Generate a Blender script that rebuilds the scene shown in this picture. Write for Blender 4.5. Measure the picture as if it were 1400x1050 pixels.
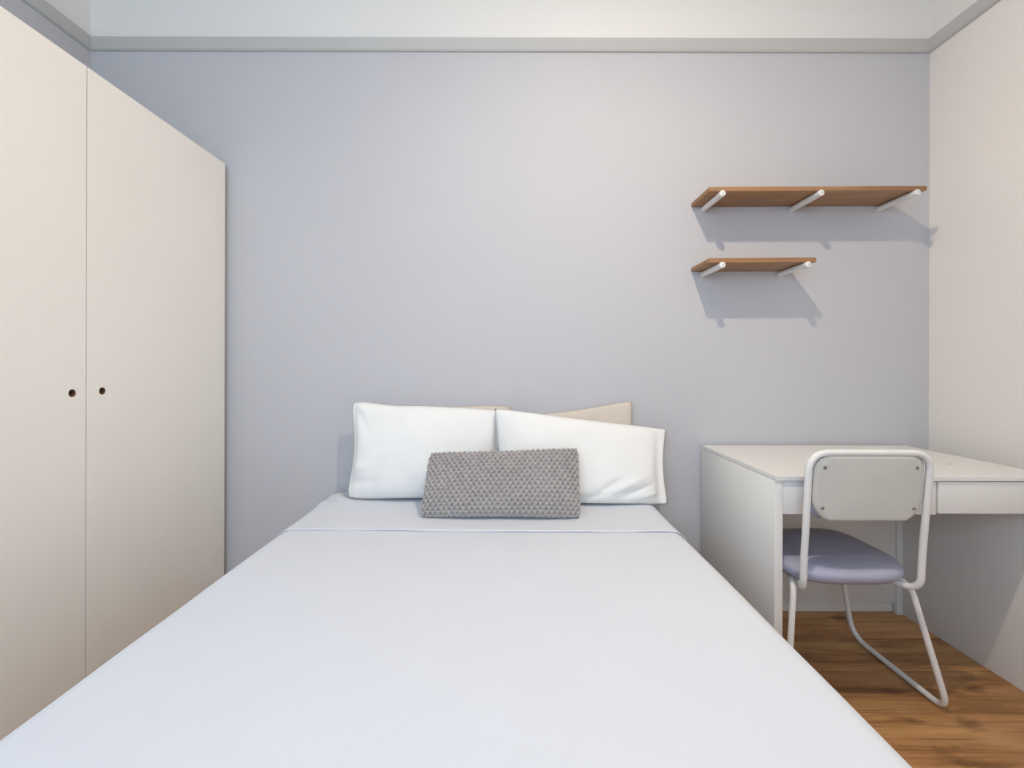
import bpy, bmesh, math, random
from mathutils import Vector, Matrix, noise

for o in list(bpy.data.objects):
    bpy.data.objects.remove(o, do_unlink=True)
scene = bpy.context.scene
COL = scene.collection

# ------------------------------------------------------------------ camera
F = 638.4          # focal length in pixels of the 1400x1050 frame
CX, CY = 700.0, 500.0
H = 1.095          # camera height
D = 2.10           # distance to the back wall
cam_d = bpy.data.cameras.new('camera')
cam_d.sensor_width = 36.0
cam_d.lens = F / 1400.0 * 36.0
cam_d.shift_y = -25.0 / 1400.0
cam_d.clip_start = 0.02
cam = bpy.data.objects.new('camera', cam_d)
COL.objects.link(cam)
cam.location = (0, 0, H)
cam.rotation_euler = (math.radians(90), math.radians(-0.15), 0)
scene.camera = cam

# ------------------------------------------------------------------ world, daylight, exposure
vs = scene.view_settings
vs.view_transform = 'Standard'
vs.look = 'None'
vs.gamma = 1.0
vs.use_curve_mapping = False
vs.exposure = 0.16
# the ceiling lamp whose place the shelf shadows give, just above the frame
LAMP = (0.41, 0.85, 2.68)
LAMP_STRENGTH = 2950.0
WINDOW_POWER = 50.0

world = bpy.data.worlds.new('world')
scene.world = world
world.use_nodes = True
bg = world.node_tree.nodes['Background']
bg.inputs[0].default_value = (0.72, 0.84, 1.0, 1)
bg.inputs[1].default_value = 1.2

# the room's extents
XL, XR, YB, YR, ZC = -1.90, 1.875, D, -1.35, 2.78
WX0, WX1, WZ0, WZ1 = -1.55, 0.35, 0.95, 2.45       # window in the rear wall

sun_d = bpy.data.lights.new('window_rear_offscreen', 'AREA')
sun_d.shape = 'RECTANGLE'
sun_d.size = WX1 - WX0
sun_d.size_y = WZ1 - WZ0
sun_d.energy = WINDOW_POWER
sun_d.color = (0.58, 0.78, 1.0)
sun_o = bpy.data.objects.new('window_rear_offscreen', sun_d)
COL.objects.link(sun_o)
sun_o.location = ((WX0 + WX1) / 2, YR - 0.16, (WZ0 + WZ1) / 2)
sun_o.rotation_euler = (math.radians(90), 0, 0)   # faces +Y, into the room

# ------------------------------------------------------------------ helpers
def P(px, py, y):
    return Vector(((px - CX) * y / F, y, H - (py - CY) * y / F))

def lin(r, g, b):
    f = lambda c: (c / 255 / 12.92) if c / 255 <= 0.04045 else ((c / 255 + 0.055) / 1.055) ** 2.4
    return (f(r), f(g), f(b), 1)

def new_mat(name):
    m = bpy.data.materials.new(name)
    m.use_nodes = True
    nt = m.node_tree
    return m, nt, nt.nodes['Principled BSDF']

def simple(name, col, rough=0.5, var=0.03, scale=6.0, bump=0.0, bscale=200.0, metallic=0.0, spec=0.5, coat=0.0):
    m, nt, b = new_mat(name)
    tc = nt.nodes.new('ShaderNodeTexCoord')
    n = nt.nodes.new('ShaderNodeTexNoise')
    n.inputs['Scale'].default_value = scale
    n.inputs['Detail'].default_value = 4
    nt.links.new(tc.outputs['Object'], n.inputs['Vector'])
    r = nt.nodes.new('ShaderNodeValToRGB')
    c = Vector(col[:3])
    r.color_ramp.elements[0].position = 0.3
    r.color_ramp.elements[1].position = 0.7
    r.color_ramp.elements[0].color = (*[max(0, x * (1 - var)) for x in c], 1)
    r.color_ramp.elements[1].color = (*[min(1, x * (1 + var)) for x in c], 1)
    nt.links.new(n.outputs['Fac'], r.inputs['Fac'])
    nt.links.new(r.outputs['Color'], b.inputs['Base Color'])
    b.inputs['Roughness'].default_value = rough
    b.inputs['Metallic'].default_value = metallic
    b.inputs['Specular IOR Level'].default_value = spec
    b.inputs['Coat Weight'].default_value = coat
    if bump:
        n2 = nt.nodes.new('ShaderNodeTexNoise')
        n2.inputs['Scale'].default_value = bscale
        n2.inputs['Detail'].default_value = 3
        nt.links.new(tc.outputs['Object'], n2.inputs['Vector'])
        bp = nt.nodes.new('ShaderNodeBump')
        bp.inputs['Strength'].default_value = bump
        bp.inputs['Distance'].default_value = 0.002
        nt.links.new(n2.outputs['Fac'], bp.inputs['Height'])
        nt.links.new(bp.outputs['Normal'], b.inputs['Normal'])
    return m

def wood(name, dark, mid, light, along='X', knots=False, stretch=14.0, scale=3.0, rough=0.45, seed_obj=True):
    m, nt, b = new_mat(name)
    L = nt.links.new
    tc = nt.nodes.new('ShaderNodeTexCoord')
    oi = nt.nodes.new('ShaderNodeObjectInfo')
    add = nt.nodes.new('ShaderNodeVectorMath'); add.operation = 'MULTIPLY_ADD'
    comb = nt.nodes.new('ShaderNodeCombineXYZ')
    mul = nt.nodes.new('ShaderNodeMath'); mul.operation = 'MULTIPLY'; mul.inputs[1].default_value = 37.0
    L(oi.outputs['Random'], mul.inputs[0])
    for i in range(3):
        L(mul.outputs[0], comb.inputs[i])
    L(tc.outputs['Object'], add.inputs[0])
    add.inputs[1].default_value = (1, 1, 1)
    L(comb.outputs[0], add.inputs[2])
    mp = nt.nodes.new('ShaderNodeMapping')
    s = [stretch, stretch, stretch]
    s['XYZ'.index(along)] = 1.0
    mp.inputs['Scale'].default_value = s
    L(add.outputs[0], mp.inputs['Vector'])
    n1 = nt.nodes.new('ShaderNodeTexNoise')
    n1.inputs['Scale'].default_value = scale
    n1.inputs['Detail'].default_value = 8
    n1.inputs['Roughness'].default_value = 0.62
    n1.inputs['Distortion'].default_value = 0.8
    L(mp.outputs[0], n1.inputs['Vector'])
    r = nt.nodes.new('ShaderNodeValToRGB')
    e = r.color_ramp.elements
    e[0].position = 0.30; e[0].color = dark
    e[1].position = 0.70; e[1].color = light
    k = e.new(0.5); k.color = mid
    L(n1.outputs['Fac'], r.inputs['Fac'])
    out = r.outputs['Color']
    if knots:
        # big slow tone changes and dark knots, stretched with the grain
        mp2 = nt.nodes.new('ShaderNodeMapping')
        s2 = [9.0, 9.0, 9.0]; s2['XYZ'.index(along)] = 4.2
        mp2.inputs['Scale'].default_value = s2
        L(add.outputs[0], mp2.inputs['Vector'])
        n2 = nt.nodes.new('ShaderNodeTexNoise')
        n2.inputs['Scale'].default_value = 1.0
        n2.inputs['Detail'].default_value = 3
        L(mp2.outputs[0], n2.inputs['Vector'])
        r2 = nt.nodes.new('ShaderNodeValToRGB')
        r2.color_ramp.elements[0].position = 0.60
        r2.color_ramp.elements[1].position = 0.72
        r2.color_ramp.elements[0].color = (0, 0, 0, 1)
        r2.color_ramp.elements[1].color = (0.85, 0.85, 0.85, 1)
        L(n2.outputs['Fac'], r2.inputs['Fac'])
        mx = nt.nodes.new('ShaderNodeMixRGB')
        mx.inputs['Color2'].default_value = tuple(c * 0.40 for c in dark[:3]) + (1,)
        L(r2.outputs['Color'], mx.inputs['Fac'])
        L(out, mx.inputs['Color1'])
        # fine pores and hairline cracks along the grain
        mp3 = nt.nodes.new('ShaderNodeMapping')
        s3 = [90.0, 90.0, 90.0]; s3['XYZ'.index(along)] = 3.0
        mp3.inputs['Scale'].default_value = s3
        L(add.outputs[0], mp3.inputs['Vector'])
        n3 = nt.nodes.new('ShaderNodeTexNoise')
        n3.inputs['Scale'].default_value = 1.0
        n3.inputs['Detail'].default_value = 3
        L(mp3.outputs[0], n3.inputs['Vector'])
        r3 = nt.nodes.new('ShaderNodeValToRGB')
        r3.color_ramp.elements[0].position = 0.28
        r3.color_ramp.elements[1].position = 0.50
        r3.color_ramp.elements[0].color = (0.66, 0.63, 0.60, 1)
        r3.color_ramp.elements[1].color = (1, 1, 1, 1)
        L(n3.outputs['Fac'], r3.inputs['Fac'])
        mx2 = nt.nodes.new('ShaderNodeMixRGB'); mx2.blend_type = 'MULTIPLY'
        mx2.inputs['Fac'].default_value = 1.0
        L(mx.outputs[0], mx2.inputs['Color1']); L(r3.outputs['Color'], mx2.inputs['Color2'])
        mx = mx2
        # each plank a little different
        hsv = nt.nodes.new('ShaderNodeHueSaturation')
        mr = nt.nodes.new('ShaderNodeMapRange')
        mr.inputs['To Min'].default_value = 0.72
        mr.inputs['To Max'].default_value = 1.22
        L(oi.outputs['Random'], mr.inputs['Value'])
        L(mr.outputs[0], hsv.inputs['Value'])
        L(mx.outputs[0], hsv.inputs['Color'])
        out = hsv.outputs[0]
    L(out, b.inputs['Base Color'])
    b.inputs['Roughness'].default_value = rough
    bp = nt.nodes.new('ShaderNodeBump')
    bp.inputs['Strength'].default_value = 0.15
    bp.inputs['Distance'].default_value = 0.001
    L(n1.outputs['Fac'], bp.inputs['Height'])
    L(bp.outputs['Normal'], b.inputs['Normal'])
    return m

def fabric(name, col, weave=900.0, bump=0.25, rough=0.9, var=0.02):
    m, nt, b = new_mat(name)
    L = nt.links.new
    tc = nt.nodes.new('ShaderNodeTexCoord')
    n = nt.nodes.new('ShaderNodeTexNoise')
    n.inputs['Scale'].default_value = 9.0
    n.inputs['Detail'].default_value = 5
    L(tc.outputs['Object'], n.inputs['Vector'])
    r = nt.nodes.new('ShaderNodeValToRGB')
    r.color_ramp.elements[0].color = (*[c * (1 - var) for c in col[:3]], 1)
    r.color_ramp.elements[1].color = (*[min(1, c * (1 + var)) for c in col[:3]], 1)
    L(n.outputs['Fac'], r.inputs['Fac'])
    L(r.outputs['Color'], b.inputs['Base Color'])
    b.inputs['Roughness'].default_value = rough
    b.inputs['Specular IOR Level'].default_value = 0.2
    b.inputs['Sheen Weight'].default_value = 0.15
    n2 = nt.nodes.new('ShaderNodeTexNoise')
    n2.inputs['Scale'].default_value = weave
    L(tc.outputs['Object'], n2.inputs['Vector'])
    bp = nt.nodes.new('ShaderNodeBump')
    bp.inputs['Strength'].default_value = bump
    bp.inputs['Distance'].default_value = 0.001
    L(n2.outputs['Fac'], bp.inputs['Height'])
    L(bp.outputs['Normal'], b.inputs['Normal'])
    return m

M = {}
M['wall'] = simple('painted_wall', lin(198, 197, 200), 0.7, 0.012, 1.5, 0.08, 260)
M['frieze'] = simple('painted_frieze', lin(238, 235, 230), 0.7, 0.012, 1.5, 0.08, 260)
M['wall_right'] = simple('painted_wall_cream', lin(237, 231, 225), 0.7, 0.012, 1.5, 0.08, 260)
M['ceiling'] = simple('painted_ceiling', lin(238, 238, 236), 0.8, 0.01, 1.5)
M['rail'] = simple('painted_picture_rail', lin(196, 195, 192), 0.5, 0.015, 5)
M['trim'] = simple('painted_trim', lin(205, 205, 202), 0.45, 0.015, 5)
M['skirting'] = simple('painted_skirting', lin(240, 237, 231), 0.45, 0.015, 5)
M['floor_gap'] = simple('floor_joint', lin(40, 26, 17), 0.8, 0.1, 20)
M['plank'] = wood('oak_laminate', lin(150, 100, 58), lin(198, 144, 90), lin(220, 168, 112), 'X', True, 6.5, 2.4, 0.45)
M['shelf'] = wood('shelf_oak', lin(134, 97, 65), lin(158, 117, 79), lin(176, 135, 95), 'X', False, 30, 2.0, 0.5)
M['white_lam'] = simple('white_laminate', lin(233, 231, 226), 0.38, 0.012, 4, 0.03, 300)
M['ward'] = simple('cream_laminate', lin(246, 241, 233), 0.45, 0.012, 3, 0.03, 300)
M['chip'] = simple('raw_chipboard', lin(128, 92, 62), 0.9, 0.25, 180)
M['powder'] = simple('white_powder_coat', lin(232, 230, 226), 0.35, 0.01, 20)
M['shell'] = simple('grey_white_shell', lin(206, 204, 196), 0.42, 0.012, 8)
M['vinyl'] = simple('lavender_vinyl', lin(170, 171, 190), 0.32, 0.04, 14, 0.12, 500)
M['screw'] = simple('screw_steel', lin(150, 150, 150), 0.35, 0.05, 60, metallic=0.9)
M['sheet'] = fabric('white_cotton', lin(217, 220, 227))
M['pillow'] = fabric('white_pillow_cotton', lin(240, 239, 236), 700, 0.2)
M['beige'] = fabric('beige_pillow_cotton', lin(214, 203, 190), 700, 0.2)
M['knit'] = fabric('grey_wool_knit', lin(178, 172, 169), 500, 0.6, 0.95, 0.10)
M['mattress'] = fabric('mattress_ticking', lin(225, 224, 220))
M['bed_wood'] = wood('bed_pine', lin(160, 120, 80), lin(190, 150, 108), lin(205, 168, 125), 'Y', False, 20, 2, 0.6)
M['plastic'] = simple('white_plastic', lin(235, 235, 232), 0.3, 0.01, 10)

mg, nt, b = new_mat('window_glass')
out = nt.nodes['Material Output']
tr = nt.nodes.new('ShaderNodeBsdfTransparent')
gl = nt.nodes.new('ShaderNodeBsdfGlossy'); gl.inputs['Roughness'].default_value = 0.02
mx = nt.nodes.new('ShaderNodeMixShader'); mx.inputs[0].default_value = 0.06
nt.links.new(tr.outputs[0], mx.inputs[1]); nt.links.new(gl.outputs[0], mx.inputs[2])
nt.links.new(mx.outputs[0], out.inputs['Surface'])
M['glass'] = mg

def lit(name, strength, col=(1.0, 0.84, 0.65, 1)):
    m, nt, b = new_mat(name)
    b.inputs['Base Color'].default_value = (1, 0.95, 0.88, 1)
    b.inputs['Emission Color'].default_value = col
    b.inputs['Emission Strength'].default_value = strength
    return m

def empty(name, loc, label=None, cat=None, group=None, rot=(0, 0, 0)):
    o = bpy.data.objects.new(name, None)
    o.empty_display_size = 0.05
    COL.objects.link(o)
    o.location = loc
    o.rotation_euler = rot
    tag(o, label, cat, group)
    return o

def tag(o, label=None, cat=None, group=None, kind=None):
    if label: o['label'] = label
    if cat: o['category'] = cat
    if group: o['group'] = group
    if kind: o['kind'] = kind
    return o

def link(name, me, mat, parent=None, smooth=False, angle=None):
    o = bpy.data.objects.new(name, me)
    COL.objects.link(o)
    if mat is not None and not me.materials:
        me.materials.append(mat)
    if smooth:
        for p in me.polygons:
            p.use_smooth = True
        if angle:
            me.set_sharp_from_angle(angle=math.radians(angle))
    if parent is not None:
        o.parent = parent
    return o

def from_bm(name, bm, mat, parent=None, smooth=False, angle=None):
    bmesh.ops.recalc_face_normals(bm, faces=bm.faces[:])
    me = bpy.data.meshes.new(name)
    bm.to_mesh(me); bm.free()
    return link(name, me, mat, parent, smooth, angle)

def box(name, lo, hi, mat, parent=None, bevel=0.0, segs=2):
    bm = bmesh.new()
    bmesh.ops.create_cube(bm, size=1)
    lo = Vector(lo); hi = Vector(hi)
    for v in bm.verts:
        v.co = Vector([(lo[i] + hi[i]) / 2 + v.co[i] * (hi[i] - lo[i]) for i in range(3)])
    if bevel:
        bmesh.ops.bevel(bm, geom=bm.edges[:], offset=bevel, segments=segs, affect='EDGES', profile=0.5)
    return from_bm(name, bm, mat, parent, bool(bevel), 40)

def slab_cells(bm, A, B, C, omit):
    """grid of cells A x B (two axes) with thickness C; omitted cells are holes. Axes order (a, b, c)."""
    na, nb = len(A) - 1, len(B) - 1
    vs_ = {}
    def V(i, j, k):
        if (i, j, k) not in vs_:
            vs_[(i, j, k)] = bm.verts.new((A[i], B[j], C[k]))
        return vs_[(i, j, k)]
    solid = lambda i, j: 0 <= i < na and 0 <= j < nb and (i, j) not in omit
    for i in range(na):
        for j in range(nb):
            if not solid(i, j): continue
            for k in (0, 1):
                bm.faces.new([V(i, j, k), V(i + 1, j, k), V(i + 1, j + 1, k), V(i, j + 1, k)])
            for (di, dj, p, q) in ((-1, 0, (i, j), (i, j + 1)), (1, 0, (i + 1, j), (i + 1, j + 1)),
                                   (0, -1, (i, j), (i + 1, j)), (0, 1, (i, j + 1), (i + 1, j + 1))):
                if not solid(i + di, j + dj):
                    bm.faces.new([V(*p, 0), V(*q, 0), V(*q, 1), V(*p, 1)])

def fillet(pts, rads, n=8):
    """round the corners of a polyline"""
    out = [Vector(pts[0])]
    for i in range(1, len(pts) - 1):
        a, b_, c = Vector(pts[i - 1]), Vector(pts[i]), Vector(pts[i + 1])
        r = rads[i] if isinstance(rads, (list, tuple)) else rads
        d1, d2 = (a - b_).normalized(), (c - b_).normalized()
        ang = d1.angle(d2)
        t = min(r / math.tan(ang / 2), (a - b_).length * 0.49, (c - b_).length * 0.49)
        p, q = b_ + d1 * t, b_ + d2 * t
        for k in range(n + 1):
            s = k / n
            out.append((1 - s) ** 2 * p + 2 * s * (1 - s) * (b_ * 0.9 + (p + q) * 0.05) + s * s * q)
    out.append(Vector(pts[-1]))
    return out

def tube_bm(bm, pts, r, seg=14, closed=False):
    n = len(pts)
    tang = []
    for i in range(n):
        if closed:
            t = pts[(i + 1) % n] - pts[i - 1]
        else:
            t = pts[min(i + 1, n - 1)] - pts[max(i - 1, 0)]
        tang.append(t.normalized())
    up = Vector((0, 0, 1)) if abs(tang[0].z) < 0.9 else Vector((1, 0, 0))
    nrm = (up - tang[0] * up.dot(tang[0])).normalized()
    rings = []
    for i in range(n):
        if i:
            nrm = (nrm - tang[i] * nrm.dot(tang[i])).normalized()
        bn = tang[i].cross(nrm)
        rings.append([bm.verts.new(pts[i] + (nrm * math.cos(2 * math.pi * k / seg) + bn * math.sin(2 * math.pi * k / seg)) * r) for k in range(seg)])
    for i in range(n if closed else n - 1):
        a, b_ = rings[i], rings[(i + 1) % n]
        for k in range(seg):
            bm.faces.new([a[k], a[(k + 1) % seg], b_[(k + 1) % seg], b_[k]])
    if not closed:
        bm.faces.new(rings[0][::-1]); bm.faces.new(rings[-1])

def tube(name, pts, r, mat, parent=None, seg=14):
    bm = bmesh.new()
    tube_bm(bm, [Vector(p) for p in pts], r, seg)
    return from_bm(name, bm, mat, parent, True, 50)

def lathe(name, prof, mat, parent=None, seg=24, axis='Z', loc=(0, 0, 0)):
    """prof: list of (radius, height)"""
    bm = bmesh.new()
    rings = []
    for r, h in prof:
        ring = []
        for k in range(seg):
            a = 2 * math.pi * k / seg
            c, s = r * math.cos(a), r * math.sin(a)
            co = {'Z': (c, s, h), 'Y': (c, h, s), 'X': (h, c, s)}[axis]
            ring.append(bm.verts.new(Vector(co) + Vector(loc)))
        rings.append(ring)
    for a, b_ in zip(rings, rings[1:]):
        for k in range(seg):
            bm.faces.new([a[k], a[(k + 1) % seg], b_[(k + 1) % seg], b_[k]])
    bm.faces.new(rings[0]); bm.faces.new(rings[-1])
    return from_bm(name, bm, mat, parent, True, 40)

# ------------------------------------------------------------------ room shell
T = 0.12
def wall_cells(name, A, B, place, split, mats, omit=()):
    """A horizontal cuts, B vertical cuts; place maps (a, thickness, b) -> xyz; faces above split take the second material"""
    bm = bmesh.new()
    slab_cells(bm, A, B, (0, T), set(omit))
    for v in bm.verts:
        v.co = place(v.co.x, v.co.z, v.co.y)
    for f in bm.faces:
        f.material_index = 1 if f.calc_center_median().z > split else 0
    bmesh.ops.recalc_face_normals(bm, faces=bm.faces[:])
    me = bpy.data.meshes.new(name)
    bm.to_mesh(me); bm.free()
    for m in mats: me.materials.append(m)
    o = link(name, me, None)
    return tag(o, kind='structure')

RAILZ = 2.52
wall_cells('wall_back', [XL - T, XR + T], [0, RAILZ, ZC], lambda a, t, b: Vector((a, YB + t, b)), RAILZ, [M['wall'], M['frieze']])
wall_cells('wall_left', [YR - T, YB], [0, RAILZ, ZC], lambda a, t, b: Vector((XL - t, a, b)), RAILZ, [M['wall'], M['frieze']])
wall_cells('wall_right', [YR - T, YB], [0, RAILZ, ZC], lambda a, t, b: Vector((XR + t, a, b)), RAILZ, [M['wall_right'], M['frieze']])
wall_cells('wall_rear', [XL, WX0, WX1, XR], [0, WZ0, WZ1, ZC], lambda a, t, b: Vector((a, YR - t, b)), RAILZ, [M['wall_right'], M['frieze']], [(1, 1)])
tag(box('ceiling', (XL - T, YR - T, ZC), (XR + T, YB + T, ZC + 0.1), M['ceiling']), kind='structure')

# window in the rear wall (behind the camera; daylight comes through it)
win = empty('window_1', ((WX0 + WX1) / 2, YR - 0.06, WZ0)); tag(win, kind='structure')
hw, hh = (WX1 - WX0) / 2, WZ1 - WZ0
fr = 0.05
for nm, lo, hi in (('frame_stile', (-hw, -.03, 0), (-hw + fr, .03, hh)), ('frame_stile', (hw - fr, -.03, 0), (hw, .03, hh)),
                   ('frame_rail', (-hw + fr, -.03, 0), (hw - fr, .03, fr)), ('frame_rail', (-hw + fr, -.03, hh - fr), (hw - fr, .03, hh)),
                   ('mullion', (-.025, -.03, fr), (.025, .03, hh - fr))):
    box(nm, lo, hi, M['trim'], win, 0.003)
for s in (-1, 1):
    lo, hi = sorted((s * 0.025, s * (hw - fr)))
    box('pane', (lo, -.003, fr), (hi, .003, hh - fr), M['glass'], win)
box('window_sill', (-hw - .04, .03, -.025), (hw + .04, .12, 0), M['trim'], win, 0.004)

# picture rails
def rail(name, a0, a1, place):
    prof = [(0, 0), (0.010, 0), (0.010, 0.004), (0.013, 0.005), (0.034, 0.041), (0.034, 0.044), (0.0, 0.048)]
    bm = bmesh.new()
    R = []
    for k, a in enumerate((a0, a1)):
        R.append([bm.verts.new(place(a, d, RAILZ - 0.016 + z, k, d)) for d, z in prof])
    n = len(prof)
    for i in range(n):
        bm.faces.new([R[0][i], R[0][(i + 1) % n], R[1][(i + 1) % n], R[1][i]])
    bm.faces.new(R[0]); bm.faces.new(R[1])
    return tag(from_bm(name, bm, M['rail']), kind='structure')
rail('trim_1', XL, XR, lambda a, d, z, k, m: Vector((a + (m if k == 0 else -m), YB - d, z)))
rail('trim_2', YR, YB, lambda a, d, z, k, m: Vector((XL + d, a + (0 if k == 0 else -m), z)))
rail('trim_3', YR, YB, lambda a, d, z, k, m: Vector((XR - d, a + (0 if k == 0 else -m), z)))

# baseboards
def baseboard(name, lo, hi):
    return tag(box(name, lo, hi, M['skirting'], None, 0.004), kind='structure')
baseboard('baseboard_back', (XL, YB - 0.014, 0.0), (XR, YB, 0.045))
baseboard('baseboard_left', (XL, YR, 0.0), (XL + 0.014, YB - 0.014, 0.045))
baseboard('baseboard_right', (XR - 0.014, YR, 0.0), (XR, YB - 0.014, 0.045))

# floor: sub-floor with laminate planks laid across the room
floor = tag(box('floor', (XL - T, YR - T, -0.10), (XR + T, YB + T, -0.006), M['floor_gap']), kind='structure')
random.seed(11)
pw, pl = 0.205, 1.28
def plank_mesh(L):
    bm = bmesh.new()
    bmesh.ops.create_cube(bm, size=1)
    for v in bm.verts:
        v.co = Vector((v.co.x * (L - 0.0028), v.co.y * (pw - 0.0028), v.co.z * 0.008))
    top = [e for e in bm.edges if all(v.co.z > 0 for v in e.verts)]
    bmesh.ops.bevel(bm, geom=top, offset=0.0018, segments=1, affect='EDGES')
    me = bpy.data.meshes.new('plank'); bm.to_mesh(me); bm.free()
    me.materials.append(M['plank'])
    return me
meshes = {}
y = YB - 0.022
row = 0
offs = [0.0, 0.15, 1.2, 0.08, 1.26, 0.05, 0.2, 1.22]
while y > YR:
    x = XL - offs[row % len(offs)] * 1.0
    while x < XR:
        x0, x1 = max(x, XL), min(x + pl, XR)
        if x1 - x0 > 0.03:
            k = round(x1 - x0, 3)
            if k not in meshes: meshes[k] = plank_mesh(k)
            o = bpy.data.objects.new('plank', meshes[k]); COL.objects.link(o)
            o.parent = floor
            o.location = ((x0 + x1) / 2, y - pw / 2 + 0.016, -0.004)
        x += pl
    y -= pw; row += 1

# ------------------------------------------------------------------ wardrobe
WF = -1.275                    # front plane of the doors
WY1, WY0 = 2.078, 0.712
WZT = 1.987
DT = 0.018
wd = empty('wardrobe', (WF, (WY0 + WY1) / 2, 0), 'tall cream two-door wardrobe with round finger holes against the left wall', 'wardrobe')
def wloc(x, y, z): return (x - WF, y - (WY0 + WY1) / 2, z)
seam = 1.3985
xb = XL + 0.015
for yy in (WY0, WY1 - 0.002):
    box('side_panel', wloc(xb, yy, 0.0), wloc(WF - DT - 0.004, yy + (0.018 if yy == WY0 else 0.018), WZT), M['ward'], wd, 0.001)
box('top_panel', wloc(xb, WY0 + .018, WZT - 0.018), wloc(WF - DT - 0.004, WY1 - .002, WZT), M['ward'], wd)
box('bottom_panel', wloc(xb, WY0 + .018, 0.06), wloc(WF - DT - 0.004, WY1 - .002, 0.078), M['ward'], wd)
box('back_panel', wloc(xb, WY0 + .018, 0.078), wloc(xb + 0.006, WY1 - .002, WZT - .018), M['ward'], wd)
box('plinth', wloc(WF - 0.07, WY0 + .018, 0.0), wloc(WF - 0.055, WY1 - .002, 0.06), M['ward'], wd)
def door(y0, y1, hy, hz, r=0.0115):
    z0, z1 = 0.065, WZT
    d = empty('door', (0, 0, 0)); d.parent = wd
    bm = bmesh.new()
    N = 32; c = 0.03
    A = [y0, hy - c, hy + c, y1]; B = [z0, hz - c, hz + c, z1]
    slab_cells(bm, A, B, (0, DT), {(1, 1)})
    # drop the four walls of the square opening, then bridge the square to a circle
    bm.faces.ensure_lookup_table()
    kill = []
    for f in bm.faces:
        cc = f.calc_center_median()
        if abs(cc.z - DT / 2) < 1e-6 and abs(cc.x - hy) < c * 1.01 and abs(cc.y - hz) < c * 1.01:
            kill.append(f)
    bmesh.ops.delete(bm, geom=kill, context='FACES_ONLY')
    for zz in (0, DT):
        sq, ci = [], []
        for k in range(N):
            a = 2 * math.pi * (k + 0.0) / N + math.pi / 4
            m = max(abs(math.cos(a)), abs(math.sin(a)))
            sq.append(bm.verts.new((hy + c * math.cos(a) / m, hz + c * math.sin(a) / m, zz)))
            ci.append(bm.verts.new((hy + r * math.cos(a), hz + r * math.sin(a), zz)))
        for k in range(N):
            bm.faces.new([sq[k], sq[(k + 1) % N], ci[(k + 1) % N], ci[k]])
    bmesh.ops.remove_doubles(bm, verts=bm.verts[:], dist=1e-5)
    for v in bm.verts:
        v.co = Vector(wloc(WF - DT + v.co.z, v.co.x, v.co.y))
    bmesh.ops.recalc_face_normals(bm, faces=bm.faces[:])
    o = from_bm('door_panel', bm, M['ward'], d)
    # raw bore of the finger hole
    bm = bmesh.new()
    R1, R2 = [], []
    for k in range(N):
        a = 2 * math.pi * k / N
        p = (hy + (r - .0001) * math.cos(a), hz + (r - .0001) * math.sin(a))
        R1.append(bm.verts.new(wloc(WF - 0.0012, *p))); R2.append(bm.verts.new(wloc(WF - DT, *p)))
    for k in range(N):
        bm.faces.new([R1[k], R1[(k + 1) % N], R2[(k + 1) % N], R2[k]])
    h = from_bm('finger_hole', bm, M['chip'], d, True)
    h['label'] = 'raw brown bore of the round finger hole'
    return d
door(WY0 + 0.002, seam - 0.0015, 1.354, 1.012)
door(seam + 0.0015, WY1 - 0.006, 1.4535, 1.013)

# ------------------------------------------------------------------ bed
BZ = 0.53
BXL, BXR = -0.805, 0.598
BY0, BY1 = 0.17, 2.075
bx = (BXL + BXR) / 2
bed = empty('bed_frame', (bx, (BY0 + BY1) / 2, 0), 'low slatted bed frame hidden beneath the white quilt', 'bed frame')
hwb, hl = (BXR - BXL) / 2 - 0.035, (BY1 - BY0) / 2 - 0.03
for s in (-1, 1):
    box('side_rail', (s * hwb - (0.022 if s > 0 else 0), -hl, 0.16), (s * hwb + (0 if s > 0 else 0.022), hl, 0.254), M['bed_wood'], bed, 0.003)
    box('end_rail', (-hwb + .022, s * hl - (0.022 if s > 0 else 0), 0.16), (hwb - .022, s * hl + (0 if s > 0 else 0.022), 0.254), M['bed_wood'], bed, 0.003)
    for t in (-1, 1):
        cx, cy = s * (hwb - 0.05), t * (hl - 0.05)
        box('leg', (cx - .027, cy - .027, 0), (cx + .027, cy + .027, 0.20), M['bed_wood'], bed, 0.003)
for k in range(12):
    yy = -hl + 0.08 + k * (2 * hl - 0.16) / 11
    box('slat', (-hwb + .022, yy - .035, 0.235), (hwb - .022, yy + .035, 0.254), M['bed_wood'], bed)
mt = box('mattress', (BXL + 0.03, BY0 + 0.03, 0.255), (BXR - 0.03, BY1 - 0.005, BZ - 0.022), M['mattress'], None, 0.045, 5)
tag(mt, 'thick white mattress wrapped by the quilt on the bed', 'mattress')

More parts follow.
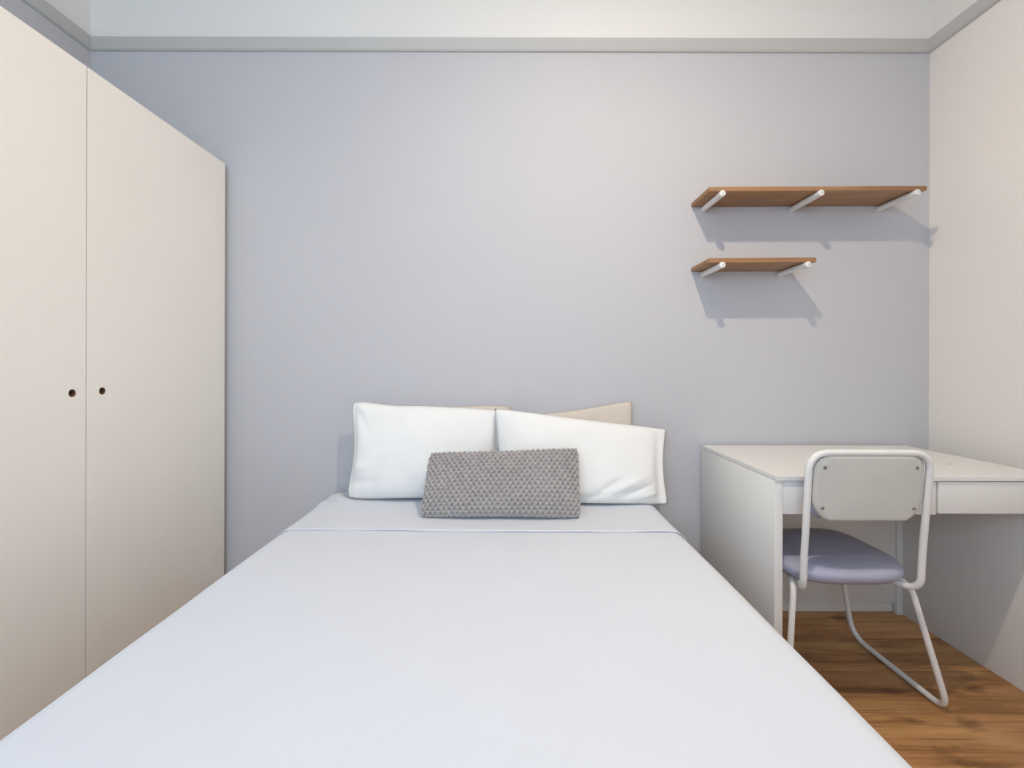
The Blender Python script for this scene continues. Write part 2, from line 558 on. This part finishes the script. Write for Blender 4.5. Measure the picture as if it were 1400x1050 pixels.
# quilt: smooth white cover draped over mattress, sides and foot
def quilt_z(x, y):
    n = noise.noise(Vector((x * 2.1, y * 2.1, 3.3))) * 0.0045 + noise.noise(Vector((x * 7, y * 5, 1.3))) * 0.0012
    # the cover bunches up beside the pillow nearer the wardrobe
    g = math.exp(-((x + 0.73) / 0.07) ** 2 - ((y - 1.95) / 0.10) ** 2)
    n += g * (0.012 + 0.007 * math.sin(x * 60 + y * 55))
    return n
def drape(n_flat, lo, hi, drop, r, left=True, right=True):
    """list of (pos, drop) walking over an edge-rounded top"""
    out = []
    if left:
        for k in range(10): out.append((lo, drop - (drop - r) * k / 10))
        for k in range(8):
            a = math.pi / 2 * k / 8
            out.append((lo + r * (1 - math.cos(a)), r * (1 - math.sin(a))))
    a0 = lo + (r if left else 0); a1 = hi - (r if right else 0)
    for k in range(n_flat + 1): out.append((a0 + (a1 - a0) * k / n_flat, 0.0))
    if right:
        for k in range(1, 9):
            a = math.pi / 2 * k / 8
            out.append((hi - r + r * math.sin(a), r * (1 - math.cos(a))))
        for k in range(1, 11): out.append((hi, r + (drop - r) * k / 10))
    return out
def cloth(name, S, Tt, z0, mat, parent=None, thick=0.006, wave=True, lift=False):
    bm = bmesh.new()
    G = []
    for (y, dy) in Tt:
        rowv = []
        for (x, dx) in S:
            d = max(dx, dy)
            xx, yy = x, y
            if wave and dx > 0.06:
                w = (dx - 0.06) / 0.25
                sgn = -1 if x < 0 else 1
                xx += sgn * w * (0.010 + 0.012 * noise.noise(Vector((y * 4.0, sgn * 3.0, 0.5))))
            elif wave:
                e = 1.0
                xx += 0.004 * noise.noise(Vector((y * 3.0, x, 7.7))) * (1 if dx > 0 else 0.3)
            zl = 0.0
            if lift:      # free edge stands off the layer below a little
                k_ = math.exp(-(y - Tt[0][0]) / 0.02)
                zl = k_ * (0.0012 + 0.0026 * noise.noise(Vector((x * 6.0, 0.2, 4.4))))
                yy += k_ * 0.005 * noise.noise(Vector((x * 3.0, 2.2, 1.4)))
            rowv.append(bm.verts.new((xx, yy, z0 - d + zl + quilt_z(x, y) * (1 if d < 0.05 else 0.5))))
        G.append(rowv)
    for j in range(len(G) - 1):
        for i in range(len(S) - 1):
            bm.faces.new([G[j][i], G[j][i + 1], G[j + 1][i + 1], G[j + 1][i]])
    o = from_bm(name, bm, mat, parent, True)
    me = o.data
    if sum(p.normal.z for p in me.polygons) < 0:
        me.flip_normals()
    md = o.modifiers.new('thickness', 'SOLIDIFY')
    md.thickness = thick; md.offset = -1
    return o
S = drape(60, BXL, BXR, 0.34, 0.055)
Tt = drape(70, BY0, BY1, 0.34, 0.055, True, False)
quilt = empty('quilt', (0, 0, 0), 'smooth white quilt spread over the bed', 'quilt')
cloth('quilt_cover', S, Tt, BZ, M['sheet'], quilt, 0.014)
FOLD = 1.588
Tf = [(FOLD + (BY1 - 0.004 - FOLD) * k / 24, 0.0) for k in range(25)]
S2 = [(x + (-0.003 if x < bx else 0.003) * (1 if d > 0.0 else 0), d) for x, d in S if d < 0.22]
hem = cloth('turned_back_hem', S2, Tf, BZ + 0.0030, M['sheet'], quilt, 0.0026, lift=True)
hem['label'] = 'turned-back hem of the quilt across the head of the bed'

# ------------------------------------------------------------------ pillows
def pillow_mesh(bl, br, tr, tl, thick_f, thick_b, nu=64, nv=44, pinch=(0.06, 0.05), seed=0.0, flange=None, wr=0.004, folds=(), disp=None, sag=0.25, round_=0.05, dip=0.0):
    bl, br, tr, tl = map(Vector, (bl, br, tr, tl))
    nrm = ((br - bl).cross(tl - bl)).normalized()      # towards the camera (-Y) for a left-to-right bl->br
    if nrm.y > 0: nrm = -nrm
    bm = bmesh.new()
    def pt(u, v, side):
        e = 0.97
        pu, pv = pinch
        uu = u * (1 - pu * (1 - v * v) * abs(u) ** 3)
        vv = v * (1 - pv * (1 - u * u) * abs(v) ** 3)
        vv -= dip * math.exp(-((u + 0.45) / 0.3) ** 2) * max(0.0, v) ** 3
        rc = 1 - round_ * (abs(u * v)) ** 5
        uu *= rc; vv *= rc
        a, b_ = (uu + 1) / 2, (vv + 1) / 2
        base = bl * (1 - a) * (1 - b_) + br * a * (1 - b_) + tr * a * b_ + tl * (1 - a) * b_
        fu = u
        if flange:
            if flange[1] and u > 0: fu = min(1.0, u / flange[1])
            if flange[0] and u < 0: fu = max(-1.0, u / flange[0])
        tu = max(0.0, 1 - abs(fu) ** 2.4) ** 0.5
        tv = max(0.0, 1 - abs(v) ** 2.4) ** 0.5
        t = tu * tv * (1 - sag * v)
        edge = min(1.0, (1 - abs(u)) * 12, (1 - abs(v)) * 12)
        w = noise.noise(Vector((base.x * 6 + seed, base.z * 6, seed))) * wr * 2 + noise.noise(Vector((base.x * 17 + seed, base.z * 13, seed * 2))) * wr
        for (u0, v0, ang, ln, wd_, amp) in folds:
            du, dv = u - u0, (v - v0)
            s_ = du * math.cos(ang) + dv * math.sin(ang)
            p_ = -du * math.sin(ang) + dv * math.cos(ang)
            w += amp * math.exp(-(p_ / wd_) ** 2) * math.exp(-(s_ / ln) ** 2)
        off = (thick_f if side > 0 else -thick_b) * t
        n_ = w * min(1.0, t * 3) * (1 if side > 0 else 0.4)
        if disp and side > 0:
            n_ += disp(u, v)
        elif disp:
            n_ -= disp(u, v)
        flg = 0.0025 * min(1, edge) * (1 if side > 0 else -1)
        return base + nrm * (off + n_ + flg)
    us = [2 * i / nu - 1 for i in range(nu + 1)]
    vs_ = [2 * j / nv - 1 for j in range(nv + 1)]
    F_ = [[bm.verts.new(pt(u, v, 1)) for u in us] for v in vs_]
    B_ = [[F_[j][i] if (i in (0, nu) or j in (0, nv)) else bm.verts.new(pt(us[i], vs_[j], -1)) for i in range(nu + 1)] for j in range(nv + 1)]
    for j in range(nv):
        for i in range(nu):
            bm.faces.new([F_[j][i], F_[j][i + 1], F_[j + 1][i + 1], F_[j + 1][i]])
            q = [B_[j][i], B_[j + 1][i], B_[j + 1][i + 1], B_[j][i + 1]]
            if len(set(q)) == 4:
                try: bm.faces.new(q)
                except ValueError: pass
    return bm, pt

YP0, YP1 = 1.945, 2.00
def PZ(px, y, z): return Vector(((px - CX) * y / F, y, z))
# beige pillows behind
bm, _ = pillow_mesh(PZ(490, 2.055, 0.535), PZ(690, 2.055, 0.535), P(702, 553, 2.07), P(498, 566, 2.07), 0.034, 0.026, seed=3.1, pinch=(.05, -.03))
tag(from_bm('pillow', bm, M['beige'], None, True), 'beige pillow hidden behind the white pillow nearer the wardrobe', 'pillow', 'bed pillows')
bm, _ = pillow_mesh(PZ(700, 2.055, 0.535), PZ(868, 2.055, 0.535), P(867, 545, 2.07), P(706, 569, 2.07), 0.034, 0.026, seed=8.4, pinch=(.05, .07))
tag(from_bm('pillow', bm, M['beige'], None, True), 'beige pillow with one corner rising behind the white pillow nearer the desk', 'pillow', 'bed pillows')
# white pillows
f1 = [(-0.86, 0.86, 2.3, 0.16, 0.05, 0.010), (-0.80, 0.55, 1.9, 0.25, 0.05, -0.006), (-0.88, -0.35, 0.3, 0.2, 0.08, 0.010),
      (-0.8, -0.62, 0.2, 0.25, 0.07, -0.008), (0.3, -0.8, 0.6, 0.4, 0.08, -0.006)]
bm, _ = pillow_mesh(PZ(468, 1.94, 0.530), PZ(694, 1.955, 0.532), P(693, 559, 2.01), P(475, 545, 2.00), 0.068, 0.040, seed=1.7,
                    pinch=(.11, .05), round_=0.085, dip=0.045, flange=(0.94, 0.93), folds=f1, wr=0.0055)
tag(from_bm('pillow', bm, M['pillow'], None, True), 'white pillow nearer the wardrobe with a floppy upper corner', 'pillow', 'bed pillows')
f2 = [(0.28, -0.55, 0.95, 0.28, 0.045, -0.012), (0.48, -0.52, 0.85, 0.30, 0.05, 0.010), (0.62, -0.62, 0.75, 0.28, 0.045, -0.010),
      (0.78, -0.72, 0.6, 0.25, 0.05, 0.008), (0.1, -0.8, 0.4, 0.3, 0.06, -0.006)]
bm, _ = pillow_mesh(PZ(676, 1.905, 0.532), PZ(916, 1.905, 0.528), P(913, 586, 1.985), P(674, 557, 1.965), 0.062, 0.035, seed=5.2,
                    pinch=(.055, .02), round_=0.02, flange=(None, 0.88), folds=f2, wr=0.0055)
tag(from_bm('pillow', bm, M['pillow'], None, True), 'white pillow nearer the desk with a hemmed end flap', 'pillow', 'bed pillows')

# knitted lumbar cushion: moss-stitch relief is real geometry
NU, NV = 29, 9
def knit(u, v):
    a = (u + 1) / 2 * NU
    b_ = (v + 1) / 2 * NV
    a += 0.10 * noise.noise(Vector((u * 9, v * 6, 2.0))) + 0.06 * math.sin(b_ * math.pi * 2)
    b_ += 0.10 * noise.noise(Vector((u * 8, v * 7, 6.0)))
    h = 0.5 + 0.5 * math.cos(2 * math.pi * a) * math.cos(2 * math.pi * b_)
    j = noise.noise(Vector((a * 1.3, b_ * 1.3, 0.4)))
    return (h ** 0.55 * (1 + 0.3 * j) - 0.6) * 0.023
bm, _ = pillow_mesh(P(572, 710, 1.72), P(797, 710, 1.72), P(793, 611, 1.835), P(586, 618, 1.835), 0.052, 0.040, nu=290, nv=126, seed=9.9,
                    pinch=(.02, .05), wr=0.003, disp=knit, sag=0.18)
tag(from_bm('cushion', bm, M['knit'], None, True), 'grey chunky knitted lumbar cushion leaning on the white pillows', 'cushion')

# ------------------------------------------------------------------ wall shelves
def shelf(x0, x1, ztop, rods, label, tilt):
    s = empty('wall_shelf', (x0, YB, ztop - 0.018), label, 'shelf', 'oak wall shelves', rot=(0, math.radians(-tilt), 0))
    dep = 0.192
    box('board', (0, -dep, 0), (x1 - x0, -0.0005, 0.018), M['shelf'], s, 0.0008)
    for rx in rods:
        r = 0.0125
        lx = rx - x0
        b_ = lathe('bracket', [(r * 0.6, 0), (r, -0.001), (r, -dep - 0.010), (r - 0.0025, -dep - 0.0125), (r * .5, -dep - 0.013)], M['powder'], s, 24, 'Y', (lx, 0, -r + 0.0005))
        lathe('screw', [(0.0022, -dep - 0.012), (0.0022, -dep - 0.0138), (0.0010, -dep - 0.0142)], M['screw'], b_, 12, 'Y', (lx, 0, -r + 0.0005))
    return s
shelf(0.805, 1.694, 1.828, (0.855, 1.256, 1.648), 'long oak wall shelf on three white rod brackets', 0.45)
shelf(0.805, 1.243, 1.537, (0.855, 1.204), 'short oak wall shelf on two white rod brackets', 0.45)

# ------------------------------------------------------------------ desk
DX0, DX1, DYF, DYB, DZ = 0.846, 1.766, 1.503, 2.083, 0.742
TT, PT = 0.013, 0.027
desk = empty('desk', ((DX0 + DX1) / 2, (DYF + DYB) / 2, 0), 'white laminate desk with two drawers standing in the corner', 'desk')
def dl(x, y, z): return (x - (DX0 + DX1) / 2, y - (DYF + DYB) / 2, z)
bm = bmesh.new()
slab_cells(bm, [DX0, 1.50, 1.70, DX1], [DYF - 0.004, 2.030, 2.046, DYB], (DZ - TT, DZ), {(1, 1)})
for v in bm.verts: v.co = Vector(dl(*v.co))
bmesh.ops.remove_doubles(bm, verts=bm.verts[:], dist=1e-5)
outer = [e for e in bm.edges if len(e.link_faces) == 2 and e.calc_face_angle(0) > 1]
bmesh.ops.bevel(bm, geom=outer, offset=0.0012, segments=2, affect='EDGES')
from_bm('desktop', bm, M['white_lam'], desk, True, 40)
for x0 in (DX0, DX1 - PT - 0.012):
    box('side_panel', dl(x0, DYF, 0), dl(x0 + PT, DYB, DZ - TT - 0.0008), M['white_lam'], desk, 0.0015)
xin0, xin1 = DX0 + PT, DX1 - PT - 0.012
xdiv = 1.371
ZD0 = 0.618
box('divider', dl(xdiv - .0050, DYF + 0.022, ZD0 + .004), dl(xdiv + 0.0070, DYB - 0.05, DZ - TT - .001), M['white_lam'], desk, 0.001)
def drawer(x0, x1, yo, z0):
    d = empty('drawer', (0, 0, 0)); d.parent = desk
    box('drawer_front', dl(x0 + .0018, DYF + yo, z0), dl(x1 - .0018, DYF + yo + 0.016, DZ - TT - 0.004), M['white_lam'], d, 0.0012)
    zz0, zz1 = z0 + 0.010, DZ - TT - 0.025
    ya, yb = DYF + yo + 0.016, DYF + 0.44
    for a in (x0 + .010, x1 - .022):
        box('drawer_side', dl(a, ya, zz0), dl(a + .012, yb, zz1), M['white_lam'], d)
    box('drawer_back', dl(x0 + .022, yb - .012, zz0), dl(x1 - .022, yb, zz1), M['white_lam'], d)
    box('drawer_bottom', dl(x0 + .022, ya, zz0), dl(x1 - .022, yb - .012, zz0 + .005), M['white_lam'], d)
drawer(xin0, xdiv, 0.003, ZD0)
drawer(xdiv + 0.0015, xin1, 0.000, ZD0 + 0.004)
box('back_panel', dl(xin0, DYB - 0.016, 0.050), dl(xin1 - 0.027, DYB - 0.004, DZ - TT - .001), M['white_lam'], desk, 0.001)
box('corner_batten', dl(xin1 - 0.026, DYB - 0.024, 0.0), dl(xin1, DYB - 0.002, DZ - TT - .001), M['white_lam'], desk, 0.001)
lathe('plug_cap', [(0.0065, -0.001), (0.0065, 0.0012), (0.005, 0.002), (0.001, 0.002)], M['shell'], desk, 20, 'Z', dl(1.59, 1.694, DZ))

# ------------------------------------------------------------------ chair
CHX, CHY = 1.085, 1.66
ch = empty('desk_chair', (CHX, CHY, 0), 'white tubular-steel chair with lavender padded seat pushed under the desk', 'chair')
R = 0.0102
def superell(a, b_, n, N=72):
    pts = []
    for k in range(N):
        t = 2 * math.pi * k / N
        c, s = math.cos(t), math.sin(t)
        pts.append((a * abs(c) ** (2 / n) * (1 if c >= 0 else -1), b_ * abs(s) ** (2 / n) * (1 if s >= 0 else -1)))
    return pts
def rounded_rect(w, h, r, N=8, rb=None):
    rb = r if rb is None else rb
    pts = []
    for (cx, cy, rr, a0) in ((w / 2 - r, h / 2 - r, r, 0), (-w / 2 + r, h / 2 - r, r, 90), (-w / 2 + rb, -h / 2 + rb, rb, 180), (w / 2 - rb, -h / 2 + rb, rb, 270)):
        for k in range(N + 1):
            a = math.radians(a0 + 90 * k / N)
            pts.append((cx + rr * math.cos(a), cy + rr * math.sin(a)))
    return pts
# seat: thick rounded cushion; outline in x,y, stacked rings
SY0, SY1 = -0.215, 0.228
out2 = superell(0.207, (SY1 - SY0) / 2, 3.3)
bm = bmesh.new()
prof = [(0.0, 0.405), (0.45, 0.405), (0.80, 0.407), (0.93, 0.413), (0.985, 0.425), (1.0, 0.438), (0.985, 0.450), (0.94, 0.459), (0.84, 0.465), (0.6, 0.468), (0.3, 0.469), (0.0, 0.469)]
rings = []
for s, z in prof:
    if s == 0.0:
        rings.append([bm.verts.new((0, (SY0 + SY1) / 2, z))]); continue
    ring = []
    for (x, y_) in out2:
        px_, py_ = x * s, (SY0 + SY1) / 2 + y_ * s
        zz = z - 0.020 * max(0, (py_ - 0.13) / 0.1) ** 2 - 0.012 * max(0, 1 - abs(px_) / 0.15) * (1 if z > 0.45 else 0) * 0.5
        ring.append(bm.verts.new((px_, py_, zz)))
    rings.append(ring)
for a, b_ in zip(rings, rings[1:]):
    N = 72
    for k in range(N):
        if len(a) == 1: bm.faces.new([a[0], b_[k], b_[(k + 1) % N]])
        elif len(b_) == 1: bm.faces.new([a[k], a[(k + 1) % N], b_[0]])
        else: bm.faces.new([a[k], a[(k + 1) % N], b_[(k + 1) % N], b_[k]])
o = from_bm('seat', bm, M['vinyl'], ch, True)
o['label'] = 'lavender-grey vinyl padded seat'

# back frame: one loop of tube, leaning back, both ends bending forward under the seat
ZT, ZB = 0.846, 0.425
yb_ = -0.218
lean = lambda z: yb_ - max(0, z - 0.50) * 0.09
xt = 0.182
def bp(x, z): return Vector((x, lean(z), z))
loop = [Vector((-xt + 0.06, -0.09, 0.404)), Vector((-xt, yb_ + 0.004, 0.399)), bp(-xt, 0.52), bp(-xt + 0.0, 0.62), bp(-xt - 0.002, ZT - 0.0115), bp(xt + 0.002, ZT - 0.0115), bp(xt, 0.62), bp(xt, 0.52), Vector((xt, yb_ + 0.004, 0.399)), Vector((xt - 0.06, -0.09, 0.404))]
path = fillet(loop, [0, 0.045, 0.2, 0.2, 0.055, 0.055, 0.2, 0.2, 0.045, 0], 10)
tube('back_frame', path, R, M['powder'], ch, 16)

def plate(name, w, h, r, zc, thick, yoff, mat, parent, curve=0.018, belly=0.018, rb=None, edge=0.004):
    """curved back plate; belly lowers the middle of the bottom edge; curve bows it forward in the middle"""
    ol = rounded_rect(w, h, r, 8, rb)
    bm = bmesh.new()
    N = len(ol)
    def pos(x, z_, off):
        zz = z_
        if z_ < 0: zz -= belly * (1 - (2 * x / w) ** 2) * (-z_ / (h / 2))
        z = zc + zz
        return Vector((x, lean(z) + yoff + off + curve * (2 * x / w) ** 2, z))
    lay = []
    seq = [(0.25, 0), (0.6, 0), (0.9, 0), (1 - 2 * edge / h, 0), (1.0, edge), (1.0, thick - edge), (1 - 2 * edge / h, thick), (0.9, thick), (0.6, thick), (0.25, thick)]
    for s, off in seq:
        lay.append([bm.verts.new(pos(x * s, z_ * s, off)) for x, z_ in ol])
    for a, b_ in zip(lay, lay[1:]):
        for k in range(N): bm.faces.new([a[k], a[(k + 1) % N], b_[(k + 1) % N], b_[k]])
    bm.faces.new(lay[0]); bm.faces.new(lay[-1])
    return from_bm(name, bm, mat, parent, True, 55), pos
sh, pos = plate('back_shell', 0.336, 0.184, 0.050, 0.734, 0.011, -0.0125, M['shell'], ch, 0.009, 0.036)
for (sx, sz) in ((-0.139, 0.056), (0.139, 0.056), (-0.139, -0.062), (0.139, -0.062)):
    p = pos(sx, sz, 0)
    lathe('screw', [(0.0052, 0.002), (0.0052, -0.0015), (0.0040, -0.003), (0.0012, -0.003)], M['screw'], sh, 16, 'Y', p)
cu, _ = plate('back_cushion', 0.366, 0.200, 0.052, 0.733, 0.024, -0.0015, M['vinyl'], ch, 0.009, 0.012, None, 0.011)
cu['label'] = 'lavender-grey vinyl pad on the front of the backrest'

# sled base: each side one bent tube from under the seat to the floor and back up
for s in (-1, 1):
    xt_, xf = (0.203, 0.292) if s > 0 else (-0.172, -0.218)
    pts = [Vector((xt_ - s * 0.05, -0.02, 0.398)), Vector((xt_, -0.150, 0.396)), Vector((xf, -0.192, R)), Vector((xf, 0.225, R)), Vector((s * 0.195, 0.175, 0.396)), Vector((s * 0.165, 0.05, 0.396))]
    tube('sled_leg', fillet(pts, [0, 0.05, 0.050, 0.065, 0.04, 0], 10), 0.0094, M['powder'], ch, 16)
tube('crossbar', [(-0.165, -0.03, 0.396), (0.165, -0.03, 0.396)], 0.009, M['powder'], ch)
tube('crossbar', [(-0.165, 0.07, 0.396), (0.165, 0.07, 0.396)], 0.009, M['powder'], ch)

# ------------------------------------------------------------------ ceiling lamp (just above the frame)
lamp = empty('ceiling_lamp_offscreen', (LAMP[0], LAMP[1], ZC), 'small white cylinder lamp mounted on the ceiling', 'lamp')
dz = LAMP[2] - ZC
lathe('mounting_plate', [(0.048, 0.0), (0.048, -0.006), (0.044, -0.008), (0.01, -0.008)], M['plastic'], lamp)
lathe('housing', [(0.030, -0.008), (0.036, -0.010), (0.036, dz + 0.002), (0.034, dz), (0.028, dz), (0.027, dz + 0.003), (0.005, dz + 0.003)], M['plastic'], lamp, 32)
bm = bmesh.new()
rings = []
for (r, h) in ((0.026, 0.001), (0.024, -0.004), (0.018, -0.008), (0.009, -0.010)):
    rings.append([bm.verts.new((r * math.cos(2 * math.pi * k / 16), r * math.sin(2 * math.pi * k / 16), dz + h)) for k in range(16)])
for a, b_ in zip(rings, rings[1:]):
    for k in range(16): bm.faces.new([a[k], a[(k + 1) % 16], b_[(k + 1) % 16], b_[k]])
bm.faces.new(rings[-1]); bm.faces.new(rings[0])
from_bm('lens_offscreen', bm, lit('lit_lens', LAMP_STRENGTH), lamp)
